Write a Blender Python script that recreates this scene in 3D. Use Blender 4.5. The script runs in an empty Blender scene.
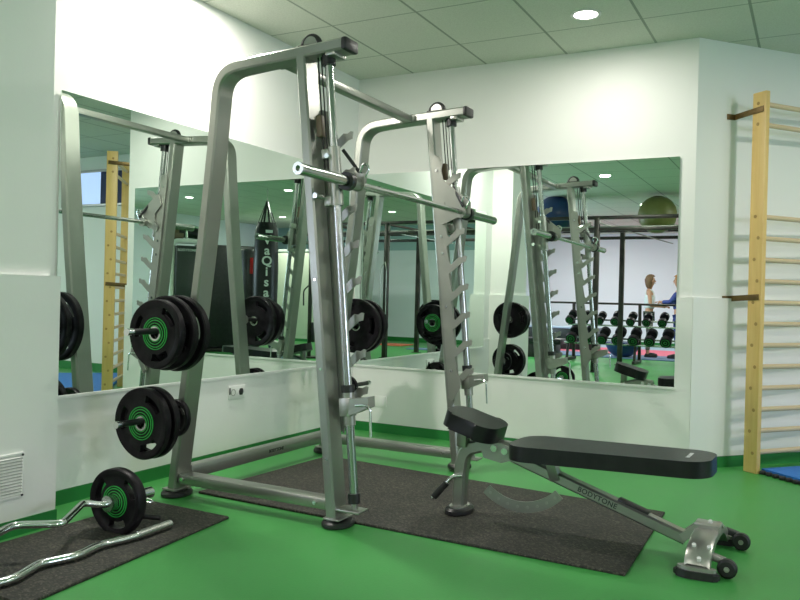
import bpy, bmesh, math, random
from mathutils import Vector, Matrix, Quaternion
random.seed(7)
sc = bpy.context.scene
COL = sc.collection
PI = math.pi

# ------------------------------------------------------------------ materials
def mat(name, col=(.8,.8,.8), rough=.5, metal=0., spec=.5, emit=None, estr=0., coat=0.):
    m = bpy.data.materials.new(name); m.use_nodes = True
    b = m.node_tree.nodes['Principled BSDF']
    b.inputs['Base Color'].default_value = (*col, 1)
    b.inputs['Roughness'].default_value = rough
    b.inputs['Metallic'].default_value = metal
    b.inputs['Specular IOR Level'].default_value = spec
    b.inputs['Coat Weight'].default_value = coat
    if emit:
        b.inputs['Emission Color'].default_value = (*emit, 1)
        b.inputs['Emission Strength'].default_value = estr
    return m

def noisy(m, col2, scale=8., detail=4., lo=.4, hi=.6, bump=0., bscale=None, rvar=None, stretch=None):
    nt = m.node_tree; N = nt.nodes; L = nt.links
    b = N['Principled BSDF']
    tc = N.new('ShaderNodeTexCoord'); mp = N.new('ShaderNodeMapping')
    L.new(tc.outputs['Object'], mp.inputs['Vector'])
    if stretch: mp.inputs['Scale'].default_value = stretch
    n = N.new('ShaderNodeTexNoise'); n.inputs['Scale'].default_value = scale; n.inputs['Detail'].default_value = detail
    L.new(mp.outputs['Vector'], n.inputs['Vector'])
    r = N.new('ShaderNodeValToRGB')
    r.color_ramp.elements[0].position = lo; r.color_ramp.elements[1].position = hi
    r.color_ramp.elements[0].color = b.inputs['Base Color'].default_value[:]
    r.color_ramp.elements[1].color = (*col2, 1)
    L.new(n.outputs['Fac'], r.inputs['Fac']); L.new(r.outputs['Color'], b.inputs['Base Color'])
    if bump:
        bn = N.new('ShaderNodeTexNoise'); bn.inputs['Scale'].default_value = bscale or scale
        bn.inputs['Detail'].default_value = 3
        L.new(mp.outputs['Vector'], bn.inputs['Vector'])
        bp = N.new('ShaderNodeBump'); bp.inputs['Strength'].default_value = bump; bp.inputs['Distance'].default_value = .01
        L.new(bn.outputs['Fac'], bp.inputs['Height']); L.new(bp.outputs['Normal'], b.inputs['Normal'])
    if rvar:
        mr = N.new('ShaderNodeMapRange'); mr.inputs['To Min'].default_value = rvar[0]; mr.inputs['To Max'].default_value = rvar[1]
        L.new(n.outputs['Fac'], mr.inputs['Value']); L.new(mr.outputs['Result'], b.inputs['Roughness'])
    return m

M = {}
M['wall'] = noisy(mat('wall_paint', (.82,.83,.79), .55), (.79,.80,.765), 1.2, 3, .35, .65, .03, 60)
M['dado'] = noisy(mat('dado_paint', (.83,.83,.80), .38), (.79,.795,.765), 1.7, 4, .35, .7, .05, 40)
M['lilac'] = noisy(mat('far_wall_paint', (.80,.81,.90), .6), (.77,.79,.87), .8, 3, .3, .7)
M['teal'] = noisy(mat('bulkhead_shade_paint', (.36,.50,.52), .6), (.33,.46,.49), .8, 3, .3, .7)  # darker teal carries the shading of the upper wall
M['cream'] = noisy(mat('cream_panel', (.74,.74,.62), .55), (.70,.70,.58), 1., 3, .3, .7)
M['floor'] = noisy(mat('green_rubber_floor', (.044,.26,.054), .42), (.052,.295,.064), 2.2, 6, .3, .7, .06, 90, (.34,.5))
M['skirt'] = noisy(mat('green_skirting', (.015,.18,.035), .45), (.02,.21,.045), 3, 3, .3, .7)
M['steel'] = noisy(mat('silver_powder_coat', (.36,.37,.34), .31, .80), (.33,.34,.31), 5, 4, .3, .7, .02, 300)
M['steel2'] = noisy(mat('pale_silver_coat', (.42,.42,.385), .33, .72), (.385,.39,.36), 5, 4, .3, .7)
M['chrome'] = noisy(mat('chrome', (.78,.80,.80), .13, 1.), (.70,.73,.73), 20, 3, .3, .8, rvar=(.10,.18))
M['rod'] = noisy(mat('brushed_chrome', (.50,.52,.51), .20, 1.), (.45,.47,.46), 20, 3, .3, .8, rvar=(.16,.24))
M['satin'] = noisy(mat('worn_chrome', (.62,.64,.62), .24, 1.), (.50,.52,.50), 25, 5, .35, .75, rvar=(.18,.32))
M['black'] = noisy(mat('black_plastic', (.012,.012,.013), .42), (.02,.02,.021), 20, 3)
M['rubber'] = noisy(mat('black_rubber', (.005,.004,.006), .40, 0, .18), (.012,.010,.013), 30, 4, .35, .7, .08, 200)
M['leather'] = noisy(mat('black_vinyl', (.008,.008,.009), .33, 0, .33), (.015,.015,.016), 12, 4, .35, .7, .10, 350)
M['greenring'] = noisy(mat('green_paint', (.02,.42,.06), .4), (.03,.48,.08), 30, 2)
M['ringdark'] = noisy(mat('dull_green_paint', (.015,.17,.035), .5), (.02,.21,.045), 30, 2)
M['white'] = noisy(mat('white_plastic', (.78,.79,.76), .35), (.74,.75,.72), 10, 2)
M['print'] = noisy(mat('white_print', (.75,.77,.76), .5), (.68,.7,.69), 40, 2)
M['darkprint'] = noisy(mat('dark_print', (.03,.035,.035), .5), (.04,.045,.045), 40, 2)
M['rig'] = noisy(mat('dark_rig_steel', (.022,.020,.018), .4, .3), (.04,.034,.028), 6, 4)
M['brownbar'] = noisy(mat('bronze_bracket', (.16,.105,.035), .4, .6), (.13,.085,.03), 20, 3)
M['bluemat'] = noisy(mat('blue_foam', (.02,.16,.55), .6), (.025,.19,.60), 40, 3, bump=.2, bscale=150)
M['greymat'] = noisy(mat('slate_blue_foam', (.13,.20,.34), .65), (.15,.22,.36), 40, 3)
M['palemat'] = noisy(mat('pale_blue_foam', (.33,.45,.60), .65), (.36,.48,.62), 40, 3)
M['pinkmat'] = noisy(mat('pink_foam', (.72,.13,.22), .65), (.76,.16,.25), 40, 3)
M['orangemat'] = noisy(mat('orange_foam', (.70,.15,.07), .65), (.74,.18,.09), 40, 3)
M['navy'] = noisy(mat('navy_blind', (.012,.020,.085), .6), (.016,.026,.10), 6, 3)
M['blueball'] = noisy(mat('dark_blue_rubber', (.010,.035,.12), .35), (.012,.04,.14), 6, 3)
M['greenball'] = noisy(mat('olive_rubber', (.15,.155,.045), .45), (.175,.18,.055), 6, 3)
M['shroud'] = noisy(mat('dark_green_black_panel', (.010,.020,.017), .35), (.014,.026,.021), 5, 3)
M['tan'] = noisy(mat('brown_vinyl', (.16,.11,.07), .45), (.19,.13,.085), 8, 3)
M['red'] = noisy(mat('red_vinyl', (.55,.02,.02), .4), (.6,.03,.03), 8, 3)
M['yellow'] = noisy(mat('yellow_vinyl', (.62,.50,.02), .4), (.66,.54,.03), 8, 3)
M['skin'] = noisy(mat('skin', (.52,.27,.17), .5), (.56,.30,.19), 30, 3)
M['hair'] = noisy(mat('brown_hair', (.13,.065,.03), .6), (.20,.11,.05), 60, 4, stretch=(1,1,.15))
M['ginger'] = noisy(mat('auburn_hair', (.33,.15,.04), .55), (.42,.21,.06), 60, 4, stretch=(1,1,.15))
M['vest'] = noisy(mat('white_cotton', (.74,.80,.82), .8), (.68,.75,.78), 20, 3)
M['leggings'] = noisy(mat('camouflage_fabric', (.05,.055,.045), .8), (.22,.23,.19), 14, 4, .47, .53)
M['bluetop'] = noisy(mat('blue_jersey', (.03,.05,.24), .7), (.04,.065,.29), 14, 4)
M['bluetrouser'] = noisy(mat('navy_trouser', (.025,.045,.19), .75), (.03,.05,.22), 14, 4)
M['mirror'] = mat('mirror_silver', (.80,.895,.835), 0.0, 1.)
M['edge'] = mat('polished_mirror_edge', (.88,.90,.88), .3, .0)
M['lamp'] = mat('lamp_lens', (.9,.9,.85), .4, emit=(1.,.97,.88), estr=14.)
M['sky'] = mat('sky_lit_glass', (.4,.5,.7), .1, emit=(.50,.62,1.), estr=.85)

def rubber_mat():
    m = mat('speckled_rubber_matting', (.02,.02,.018), .75)
    nt = m.node_tree; N = nt.nodes; L = nt.links; b = N['Principled BSDF']
    tc = N.new('ShaderNodeTexCoord')
    v = N.new('ShaderNodeTexVoronoi'); v.inputs['Scale'].default_value = 130
    L.new(tc.outputs['Object'], v.inputs['Vector'])
    n = N.new('ShaderNodeTexNoise'); n.inputs['Scale'].default_value = 3; n.inputs['Detail'].default_value = 6
    L.new(tc.outputs['Object'], n.inputs['Vector'])
    bw = N.new('ShaderNodeSeparateColor'); L.new(v.outputs['Color'], bw.inputs['Color'])
    r = N.new('ShaderNodeValToRGB'); e = r.color_ramp.elements
    e[0].position = .0; e[0].color = (.012,.012,.009,1); e[1].position = 1.; e[1].color = (.080,.074,.056,1)
    k = e.new(.62); k.color = (.024,.023,.018,1)
    L.new(bw.outputs['Red'], r.inputs['Fac'])
    mx = N.new('ShaderNodeMix'); mx.data_type = 'RGBA'; mx.blend_type = 'MULTIPLY'; mx.inputs['Factor'].default_value = .5
    r2 = N.new('ShaderNodeValToRGB'); r2.color_ramp.elements[0].position = .35; r2.color_ramp.elements[0].color = (.55,.55,.55,1)
    r2.color_ramp.elements[1].position = .65; r2.color_ramp.elements[1].color = (1.3,1.28,1.2,1)
    L.new(n.outputs['Fac'], r2.inputs['Fac'])
    L.new(r.outputs['Color'], mx.inputs['A']); L.new(r2.outputs['Color'], mx.inputs['B'])
    L.new(mx.outputs['Result'], b.inputs['Base Color'])
    bp = N.new('ShaderNodeBump'); bp.inputs['Strength'].default_value = .5; bp.inputs['Distance'].default_value = .003
    L.new(v.outputs['Distance'], bp.inputs['Height']); L.new(bp.outputs['Normal'], b.inputs['Normal'])
    return m
M['matting'] = rubber_mat()

def wood():
    m = mat('pine', (.62,.40,.13), .42)
    nt = m.node_tree; N = nt.nodes; L = nt.links; b = N['Principled BSDF']
    tc = N.new('ShaderNodeTexCoord'); mp = N.new('ShaderNodeMapping'); mp.inputs['Scale'].default_value = (18,18,1.2)
    L.new(tc.outputs['Object'], mp.inputs['Vector'])
    n = N.new('ShaderNodeTexNoise'); n.inputs['Scale'].default_value = 2.2; n.inputs['Detail'].default_value = 5; n.inputs['Distortion'].default_value = .6
    L.new(mp.outputs['Vector'], n.inputs['Vector'])
    r = N.new('ShaderNodeValToRGB'); e = r.color_ramp.elements
    e[0].position = .3; e[0].color = (.66,.44,.15,1); e[1].position = .7; e[1].color = (.74,.52,.20,1)
    L.new(n.outputs['Fac'], r.inputs['Fac']); L.new(r.outputs['Color'], b.inputs['Base Color'])
    return m
M['wood'] = wood()
M['rung'] = noisy(mat('pale_beech', (.60,.46,.28), .42), (.66,.52,.34), 3, 4, .3, .7, stretch=(1,1,20))
M['dowel'] = noisy(mat('dark_dowel_end', (.36,.22,.06), .5), (.40,.25,.08), 30, 3)

def ceiling_mat():
    m = mat('mineral_ceiling_tiles', (.72,.74,.66), .8)
    nt = m.node_tree; N = nt.nodes; L = nt.links; b = N['Principled BSDF']
    tc = N.new('ShaderNodeTexCoord'); sp = N.new('ShaderNodeSeparateXYZ'); L.new(tc.outputs['Object'], sp.inputs['Vector'])
    def mth(op, a, bb=None, c=None):
        n = N.new('ShaderNodeMath'); n.operation = op
        for i, v in enumerate((a, bb, c)):
            if v is None: continue
            if isinstance(v, (int, float)): n.inputs[i].default_value = v
            else: L.new(v, n.inputs[i])
        return n.outputs[0]
    def line(out, off, pitch, w):
        t = mth('ADD', out, off); t = mth('DIVIDE', t, pitch); f = mth('FRACT', t)
        d = mth('ABSOLUTE', mth('SUBTRACT', f, .5))
        return mth('GREATER_THAN', d, .5 - w / pitch / 2)
    lx = line(sp.outputs['X'], -.455 + 58.4, .584, .016)
    ly = line(sp.outputs['Y'], .458 + 64.0, .64, .010)
    g = mth('MAXIMUM', lx, ly)
    n = N.new('ShaderNodeTexNoise'); n.inputs['Scale'].default_value = 120; n.inputs['Detail'].default_value = 3
    L.new(tc.outputs['Object'], n.inputs['Vector'])
    r = N.new('ShaderNodeValToRGB'); e = r.color_ramp.elements
    e[0].position = .35; e[0].color = (.60,.62,.54,1); e[1].position = .6; e[1].color = (.67,.69,.61,1)
    L.new(n.outputs['Fac'], r.inputs['Fac'])
    mx = N.new('ShaderNodeMix'); mx.data_type = 'RGBA'; L.new(g, mx.inputs['Factor'])
    L.new(r.outputs['Color'], mx.inputs['A']); mx.inputs['B'].default_value = (.30,.34,.28,1)
    L.new(mx.outputs['Result'], b.inputs['Base Color'])
    bp = N.new('ShaderNodeBump'); bp.invert = True; bp.inputs['Strength'].default_value = .5; bp.inputs['Distance'].default_value = .006
    L.new(g, bp.inputs['Height']); L.new(bp.outputs['Normal'], b.inputs['Normal'])
    return m
M['ceiling'] = ceiling_mat()

# ------------------------------------------------------------------ mesh helpers
def finish(bm, name, m, parent=None, smooth=True, ang=.6, loc=None, rot=None):
    bmesh.ops.recalc_face_normals(bm, faces=bm.faces[:])
    me = bpy.data.meshes.new(name); bm.to_mesh(me); bm.free()
    me.materials.append(M[m] if isinstance(m, str) else m)
    if smooth:
        for p in me.polygons: p.use_smooth = True
        me.set_sharp_from_angle(angle=ang)
    o = bpy.data.objects.new(name, me); COL.objects.link(o)
    if parent: o.parent = parent
    if loc is not None: o.location = loc
    if rot is not None: o.rotation_euler = rot
    return o
def tag(o, label=None, cat=None, group=None, kind=None):
    if label: o['label'] = label
    if cat: o['category'] = cat
    if group: o['group'] = group
    if kind: o['kind'] = kind
    return o
def thing(name, label, cat, loc=(0,0,0), rotz=0., group=None):
    o = bpy.data.objects.new(name, None); COL.objects.link(o)
    o.empty_display_size = .1
    o.location = loc; o.rotation_euler = (0,0,rotz)
    return tag(o, label, cat, group)
def struct(name, bm, m, smooth=False):
    o = finish(bm, name, m, None, smooth); o['kind'] = 'structure'; return o
def new(): return bmesh.new()
V = Vector
def box(bm, c, s, mx=None, bev=0., seg=2):
    r = bmesh.ops.create_cube(bm, size=1.)
    vs = r['verts']
    T = Matrix.Translation(V(c)) @ (mx.to_4x4() if mx is not None else Matrix.Identity(4)) @ Matrix.Diagonal((*s, 1))
    bmesh.ops.transform(bm, matrix=T, verts=vs)
    if bev:
        es = list({e for v in vs for e in v.link_edges})
        bmesh.ops.bevel(bm, geom=es, offset=bev, segments=seg, affect='EDGES', profile=.5)
    return bm
def frame_dir(d, up=(0,0,1)):
    z = V(d).normalized(); u = V(up)
    if abs(z.dot(u)) > .97: u = V((1,0,0))
    x = u.cross(z).normalized(); y = z.cross(x)
    return Matrix((x, y, z)).transposed()
def beam(bm, a, b, w, h, up=(0,0,1), bev=.006):
    """rectangular bar a->b; w = width across (perp. to up), h = along up"""
    a = V(a); b = V(b); mx = frame_dir(b - a, up)
    return box(bm, (a + b) / 2, (w, h, (b - a).length), mx, bev)
def cyl(bm, a, b, r, r2=None, n=24, cap=True):
    a = V(a); b = V(b); mx = frame_dir(b - a)
    T = Matrix.Translation((a + b) / 2) @ mx.to_4x4()
    bmesh.ops.create_cone(bm, cap_ends=cap, segments=n, radius1=r, radius2=r if r2 is None else r2, depth=(b - a).length, matrix=T)
    return bm
def smooth_path(pts, rad=.05, n=6):
    """round the corners of a polyline"""
    P = [V(p) for p in pts]; out = [P[0]]
    for i in range(1, len(P) - 1):
        a, b, c = P[i-1], P[i], P[i+1]
        d1 = (a - b); d2 = (c - b)
        r1 = min(rad, d1.length * .48, d2.length * .48)
        p = b + d1.normalized() * r1; q = b + d2.normalized() * r1
        for k in range(n + 1):
            t = k / n
            out.append(p * (1-t)**2 + b * 2*t*(1-t) + q * t*t)
    out.append(P[-1]); return out
def tube(bm, pts, r, n=14, caps=True):
    P = [V(p) for p in pts]; rings = []
    T = [(P[min(i+1, len(P)-1)] - P[max(i-1, 0)]).normalized() for i in range(len(P))]
    nrm = frame_dir(T[0]).col[0].copy()
    for i, p in enumerate(P):
        t = T[i]; nrm = (nrm - t * nrm.dot(t)).normalized(); bn = t.cross(nrm)
        rr = r[i] if isinstance(r, (list, tuple)) else r
        rings.append([bm.verts.new(p + (nrm * math.cos(2*PI*k/n) + bn * math.sin(2*PI*k/n)) * rr) for k in range(n)])
    for a, b in zip(rings, rings[1:]):
        for k in range(n): bm.faces.new((a[k], a[(k+1) % n], b[(k+1) % n], b[k]))
    if caps: bm.faces.new(rings[0][::-1]); bm.faces.new(rings[-1])
    return bm
def sweep_xz(bm, pts, depth, width, y, ch=.008):
    """rectangular tube with chamfered corners swept along a path lying in an x-z plane"""
    P = [V((p[0], 0, p[1])) for p in pts]; rings = []
    hd, hw = depth / 2, width / 2
    prof = [(-hd+ch,-hw),(hd-ch,-hw),(hd,-hw+ch),(hd,hw-ch),(hd-ch,hw),(-hd+ch,hw),(-hd,hw-ch),(-hd,-hw+ch)]
    for i, p in enumerate(P):
        t = (P[min(i+1, len(P)-1)] - P[max(i-1, 0)]).normalized()
        nn = V((t.z, 0, -t.x))
        rings.append([bm.verts.new(V((p.x, y + b, p.z)) + nn * a) for a, b in prof])
    for a, b in zip(rings, rings[1:]):
        for k in range(8): bm.faces.new((a[k], a[(k+1) % 8], b[(k+1) % 8], b[k]))
    bm.faces.new(rings[0][::-1]); bm.faces.new(rings[-1])
    return bm
def plate_xz(bm, pts, y0, y1):
    a = [bm.verts.new((x, y0, z)) for x, z in pts]; b = [bm.verts.new((x, y1, z)) for x, z in pts]
    bm.faces.new(a); bm.faces.new(b[::-1]); n = len(pts)
    for k in range(n): bm.faces.new((a[k], b[k], b[(k+1) % n], a[(k+1) % n]))
    return bm
def prism(bm, pts, z0, z1):
    a = [bm.verts.new((x, y, z0)) for x, y in pts]; b = [bm.verts.new((x, y, z1)) for x, y in pts]
    bm.faces.new(a[::-1]); bm.faces.new(b); n = len(pts)
    for k in range(n): bm.faces.new((a[k], a[(k+1) % n], b[(k+1) % n], b[k]))
    return bm
def lathe(bm, prof, n=32, mx=None):
    rings = []
    for r, z in prof:
        ring = [bm.verts.new((r*math.cos(2*PI*k/n), r*math.sin(2*PI*k/n), z)) for k in range(n)]
        rings.append(ring)
    for a, b in zip(rings, rings[1:]):
        for k in range(n): bm.faces.new((a[k], a[(k+1) % n], b[(k+1) % n], b[k]))
    bm.faces.new(rings[0][::-1]); bm.faces.new(rings[-1])
    if mx is not None: bmesh.ops.transform(bm, matrix=mx, verts=[v for r in rings for v in r])
    return bm
def annulus(bm, r0, r1, z0, z1, n=40, mx=None):
    vs = []
    for r, z in ((r0, z0), (r1, z0), (r1, z1), (r0, z1)):
        vs.append([bm.verts.new((r*math.cos(2*PI*k/n), r*math.sin(2*PI*k/n), z)) for k in range(n)])
    for i in range(4):
        a, b = vs[i], vs[(i+1) % 4]
        for k in range(n): bm.faces.new((a[k], a[(k+1) % n], b[(k+1) % n], b[k]))
    if mx is not None: bmesh.ops.transform(bm, matrix=mx, verts=[v for r in vs for v in r])
    return bm
def text_obj(s, size, m, parent, mx, name='lettering', ext=.0006, spacing=1.):
    cu = bpy.data.curves.new(name, 'FONT'); cu.body = s; cu.size = size; cu.extrude = ext
    cu.align_x = 'CENTER'; cu.align_y = 'CENTER'; cu.space_character = spacing
    cu.offset = size * .02
    t = bpy.data.objects.new(name + '_src', cu); COL.objects.link(t)
    bpy.context.view_layer.update()
    me = bpy.data.meshes.new_from_object(t.evaluated_get(bpy.context.evaluated_depsgraph_get()))
    bpy.data.objects.remove(t); bpy.data.curves.remove(cu)
    me.materials.clear(); me.materials.append(M[m])
    o = bpy.data.objects.new(name, me); COL.objects.link(o); me.name = name
    me.transform(mx)
    if parent: o.parent = parent
    return o
def copy_tree(o, parent=None):
    c = o.copy(); COL.objects.link(c)
    if parent: c.parent = parent
    for ch in list(o.children): copy_tree(ch, c)
    return c

# ------------------------------------------------------------------ camera
R = ((0.8828631786129588, 0.4689299793771183, 0.025637517251051817), (-0.024411691672028495, -0.008693673569501962, 0.9996641882900361), (0.4689953914050034, -0.8831925579856538, 0.003772049790930924))
cam = bpy.data.cameras.new('camera'); co = bpy.data.objects.new('camera', cam); COL.objects.link(co)
cam.sensor_width = 36; cam.lens = 783.479 / 800 * 36; cam.clip_start = .05; cam.clip_end = 100
co.matrix_world = Matrix.Translation((3.1547, -5.1885, 1.031)) @ Matrix(R).transposed().to_4x4()
sc.camera = co

# ------------------------------------------------------------------ the room
H = 2.706
W = (.67, .742)      # direction of the angled wall
NW = (.742, -.67)    # its normal, into the room
AX, AY = 2.468, 0.    # where it leaves the back wall
T1 = 2.35            # its length
BX, BY = AX + W[0]*T1, AY + W[1]*T1
struct('floor', box(new(), (2.8, -6.1, -.05), (12.8, 17.2, .1)), 'floor')
struct('ceiling', box(new(), (2.8, -6.1, H + .05), (12.8, 17.2, .1)), 'ceiling')
def wall_box(x0, x1, y0, y1, z0=0., z1=H): return box(new(), ((x0+x1)/2, (y0+y1)/2, (z0+z1)/2), (x1-x0, y1-y0, z1-z0))
DZ = 1.077
struct('wall_left', wall_box(-.30, -.015, -2.9, .3), 'wall')
struct('trim_1', wall_box(-.015, -.003, -2.87, 0., .07, .60), 'dado')
struct('wall_back', wall_box(-.015, AX, .015, .3), 'wall')
struct('trim_2', wall_box(-.003, AX + .004, .003, .015, .07, DZ), 'dado')
def slab_along(p0, d, n, t0, t1, off0, off1, z0, z1):
    pts = [(p0[0]+d[0]*t+n[0]*o, p0[1]+d[1]*t+n[1]*o) for t, o in ((t0,off0),(t1,off0),(t1,off1),(t0,off1))]
    return prism(new(), pts, z0, z1)
struct('wall_right', slab_along((AX, .015), W, NW, 0, T1, -.3, 0, 0, H), 'wall')
struct('trim_3', slab_along((AX, .015), W, NW, -.004, T1 - .02, .0, .014, .07, DZ), 'dado')
struct('wall_recess', wall_box(BX - .05, 9.2, BY, BY + .3), 'wall')
struct('wall_side', wall_box(9.0, 9.2, -14.2, BY), 'lilac')
struct('wall_far', wall_box(-3.4, 2.6, -14.4, -14.2), 'lilac')
struct('wall_partition', wall_box(2.4, 9.0, -11.2, -11.0, 0, 2.12), 'lilac')
struct('wall_bulkhead', wall_box(2.4, 9.0, -11.25, -11.0, 2.12, H), 'teal')
struct('wall_cloakroom', wall_box(-3.6, -3.4, -14.4, -3.4), 'lilac')
struct('wall_return', wall_box(-3.4, -.31, -3.5, -3.3), 'wall')
struct('wall_pillar', wall_box(-.30, .215, -3.42, -2.90), 'wall')
struct('trim_4', wall_box(-.25, .247, -3.45, -2.868, .066, 1.083), 'dado')
# skirting
struct('baseboard_left', wall_box(-.02, .002, -2.87, 0, 0, .068), 'skirt')
struct('baseboard_back', wall_box(0, AX + .006, -.002, .02, 0, .068), 'skirt')
struct('baseboard_right', slab_along((AX, .015), W, NW, -.01, T1 - .02, 0, .019, 0, .068), 'skirt')
struct('baseboard_pillar', wall_box(-.20, .252, -3.46, -2.863, 0, .068), 'skirt')
struct('baseboard_recess', wall_box(BX, 9.0, BY - .015, BY, 0, .10), 'skirt')
struct('baseboard_partition', wall_box(2.4, 9.0, -11.0, -10.985, 0, .10), 'skirt')
struct('baseboard_far', wall_box(-3.4, 2.4, -14.2, -14.185, 0, .10), 'skirt')
# fully cover the remaining corners of the plan
struct('wall_outer', wall_box(-3.6, 9.2, -14.7, -14.4), 'wall')

# high window in the recess; side windows are unseen, added for fill light
def window(name, x0, x1, z0, z1, y, panes):
    bm = new(); f = .03
    for zc in (z0, z1): box(bm, ((x0+x1)/2, y - .01, zc), (x1-x0+f, .05, f), bev=.004)
    for xc in (x0, x1): box(bm, (xc, y - .01, (z0+z1)/2), (f, .05, z1-z0), bev=.004)
    o = struct(name, bm, 'steel2')
    for a, b, m, nm in panes:
        p = finish(wall_box(a, b, y - .008, y - .002, z0, z1), nm, m, o, False)
    return o
window('window_1', 4.36, 5.50, 2.09, 2.52, BY - .004, [(4.36, 4.82, 'navy', 'blind'), (4.82, 5.50, 'sky', 'pane')])
def side_fill_window(name, y0, y1, z0, z1, x, sgn, power):
    bm = new(); f = .06
    for zc in (z0, z1): box(bm, (x, (y0+y1)/2, zc), (.06, y1-y0+f, f), bev=.005)
    for yc in (y0, (y0+y1)/2, y1): box(bm, (x, yc, (z0+z1)/2), (.06, f, z1-z0), bev=.005)
    o = struct(name, bm, 'white')
    finish(wall_box(x-.004, x+.004, y0, y1, z0, z1), 'pane', 'sky', o, False)
    L = bpy.data.lights.new('fill_daylight', 'AREA'); L.shape = 'RECTANGLE'; L.size = z1-z0; L.size_y = y1-y0
    L.energy = power; L.color = (.76,.82,1.)
    lo = bpy.data.objects.new('fill_daylight', L); COL.objects.link(lo); lo.location = (x + sgn*.035, (y0+y1)/2, (z0+z1)/2)
    lo.rotation_euler = (0, -PI/2*sgn, 0)
side_fill_window('window_fill_1', -8.9, -5.9, 1.0, 2.3, -3.39, 1, 120)  # unseen window, added to brighten the far wall and rig
side_fill_window('window_fill_2', -4.2, -2.0, 1.2, 2.3, 8.99, -1, 70)  # unseen window, added as fill from the right

# mirrors
def mirror(name, label, x0, x1, y0, y1, z0, z1, ax):
    t = thing(name, label, 'mirror', ((x0+x1)/2, (y0+y1)/2, z0))
    bm = new(); box(bm, (0, 0, (z1-z0)/2), (x1-x0, y1-y0, z1-z0))
    finish(bm, 'mirror_glass', 'mirror', t, False)
    bm = new()
    if ax == 'y': box(bm, (.003, .0, -.007), (.016, y1-y0, .014))
    else: box(bm, (0, -.003, -.007), (x1-x0, .016, .014))
    finish(bm, 'ledge', 'white', t, False)
    return t
mirror('wall_mirror', 'large frameless mirror on the left wall behind the weight machine', -.006, 0., -2.69, -.11, .522, 1.964, 'y')
mirror('wall_mirror', 'large frameless mirror on the back wall reflecting the dumbbell rack', .0, 2.375, .0, .006, .505, 1.964, 'x')

# recessed ceiling lamps
LP = [(1.93,-.667),(.30,-1.95),(.66,-5.18),(.565,-8.41),(4.38,-5.08),(6.69,-5.30),(4.24,-8.31),(4.3,-.75),
      (2.6,-6.9),(-1.8,-8.2),(2.0,-11.6),(-1.5,-11.9),(7.1,-8.6),(7.0,-.9)]  # unseen lamps in this row, added to light the far gym
LBL = {0:'round recessed ceiling lamp above the back mirror, the one seen directly',
       1:'round recessed ceiling lamp nearest the left wall mirror, above the weight machine'}
lamp0 = None
def make_lamp():
    t = thing('ceiling_downlight', '', 'ceiling light')
    bm = new(); annulus(bm, .068, .088, -.006, .0, 40)
    finish(bm, 'trim_ring', 'white', t)
    bm = new(); cyl(bm, (0,0,-.0035), (0,0,-.0005), .067, n=40)
    finish(bm, 'lens', 'lamp', t)
    return t
PW = {0:12, 1:34, 2:22, 3:30, 7:27, 10:60, 11:60}
for i, (x, y) in enumerate(LP):
    if lamp0 is None: t = lamp0 = make_lamp()
    else: t = copy_tree(lamp0)
    t.location = (x, y, H - .0005)
    t['label'] = LBL.get(i, 'round recessed ceiling lamp out of direct view, one of a set with some added for light')
    t['group'] = 'recessed ceiling lamps'
    L = bpy.data.lights.new('lamp', 'AREA'); L.shape = 'DISK'; L.size = .13; L.energy = PW.get(i, 26); L.color = (1.,.953,.89)
    L.spread = PI
    lo = bpy.data.objects.new('lamp_light', L); COL.objects.link(lo); lo.location = (x, y, H - .012)

# ------------------------------------------------------------------ rubber mats on the floor
def flat(name, label, cat, pts, h, m, z=0., bev=.003):
    cx = sum(p[0] for p in pts)/len(pts); cy = sum(p[1] for p in pts)/len(pts)
    bm = new(); prism(bm, [(p[0]-cx, p[1]-cy) for p in pts], 0, h)
    if bev: bmesh.ops.bevel(bm, geom=bm.edges[:], offset=bev, segments=1, affect='EDGES')
    o = finish(bm, name, m, None, False, loc=(cx, cy, z)); return tag(o, label, cat)
flat('floor_mat', 'wide dark speckled rubber floor mat under the weight machine and bench', 'mat',
     [(.387,-2.125),(2.545,-2.178),(2.525,-1.175),(.437,-1.0)], .012, 'matting')
flat('floor_mat', 'dark speckled rubber floor mat under the curl bars at lower left', 'mat',
     [(.30,-3.52),(.928,-3.52),(.815,-2.39),(.318,-2.385)], .012, 'matting')
c0 = (2.965, .045)
def mp2(s, t): return (c0[0] + W[0]*s + NW[0]*t, c0[1] + W[1]*s + NW[1]*t)
t = thing('exercise_mat', 'bright blue foam floor mat with dark edge beside the wooden wall bars', 'mat', (*mp2(0, 0), 0))
bm = new(); prism(bm, [tuple(V(mp2(*q)) - V(c0)) for q in ((.02,-.13),(2.0,-.13),(2.0,1.1),(.02,1.1))], 0, .03); finish(bm, 'foam_sheet', 'bluemat', t, False)
bm = new()
for k in range(24):
    q = V(mp2(.0, -.10 + k*.05)) - V(c0); box(bm, (q.x, q.y, .011), (.034, .034, .022), Matrix.Rotation(.3*(k % 3), 3, 'Z'), .004)
finish(bm, 'edge_strip', 'black', t)

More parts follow.
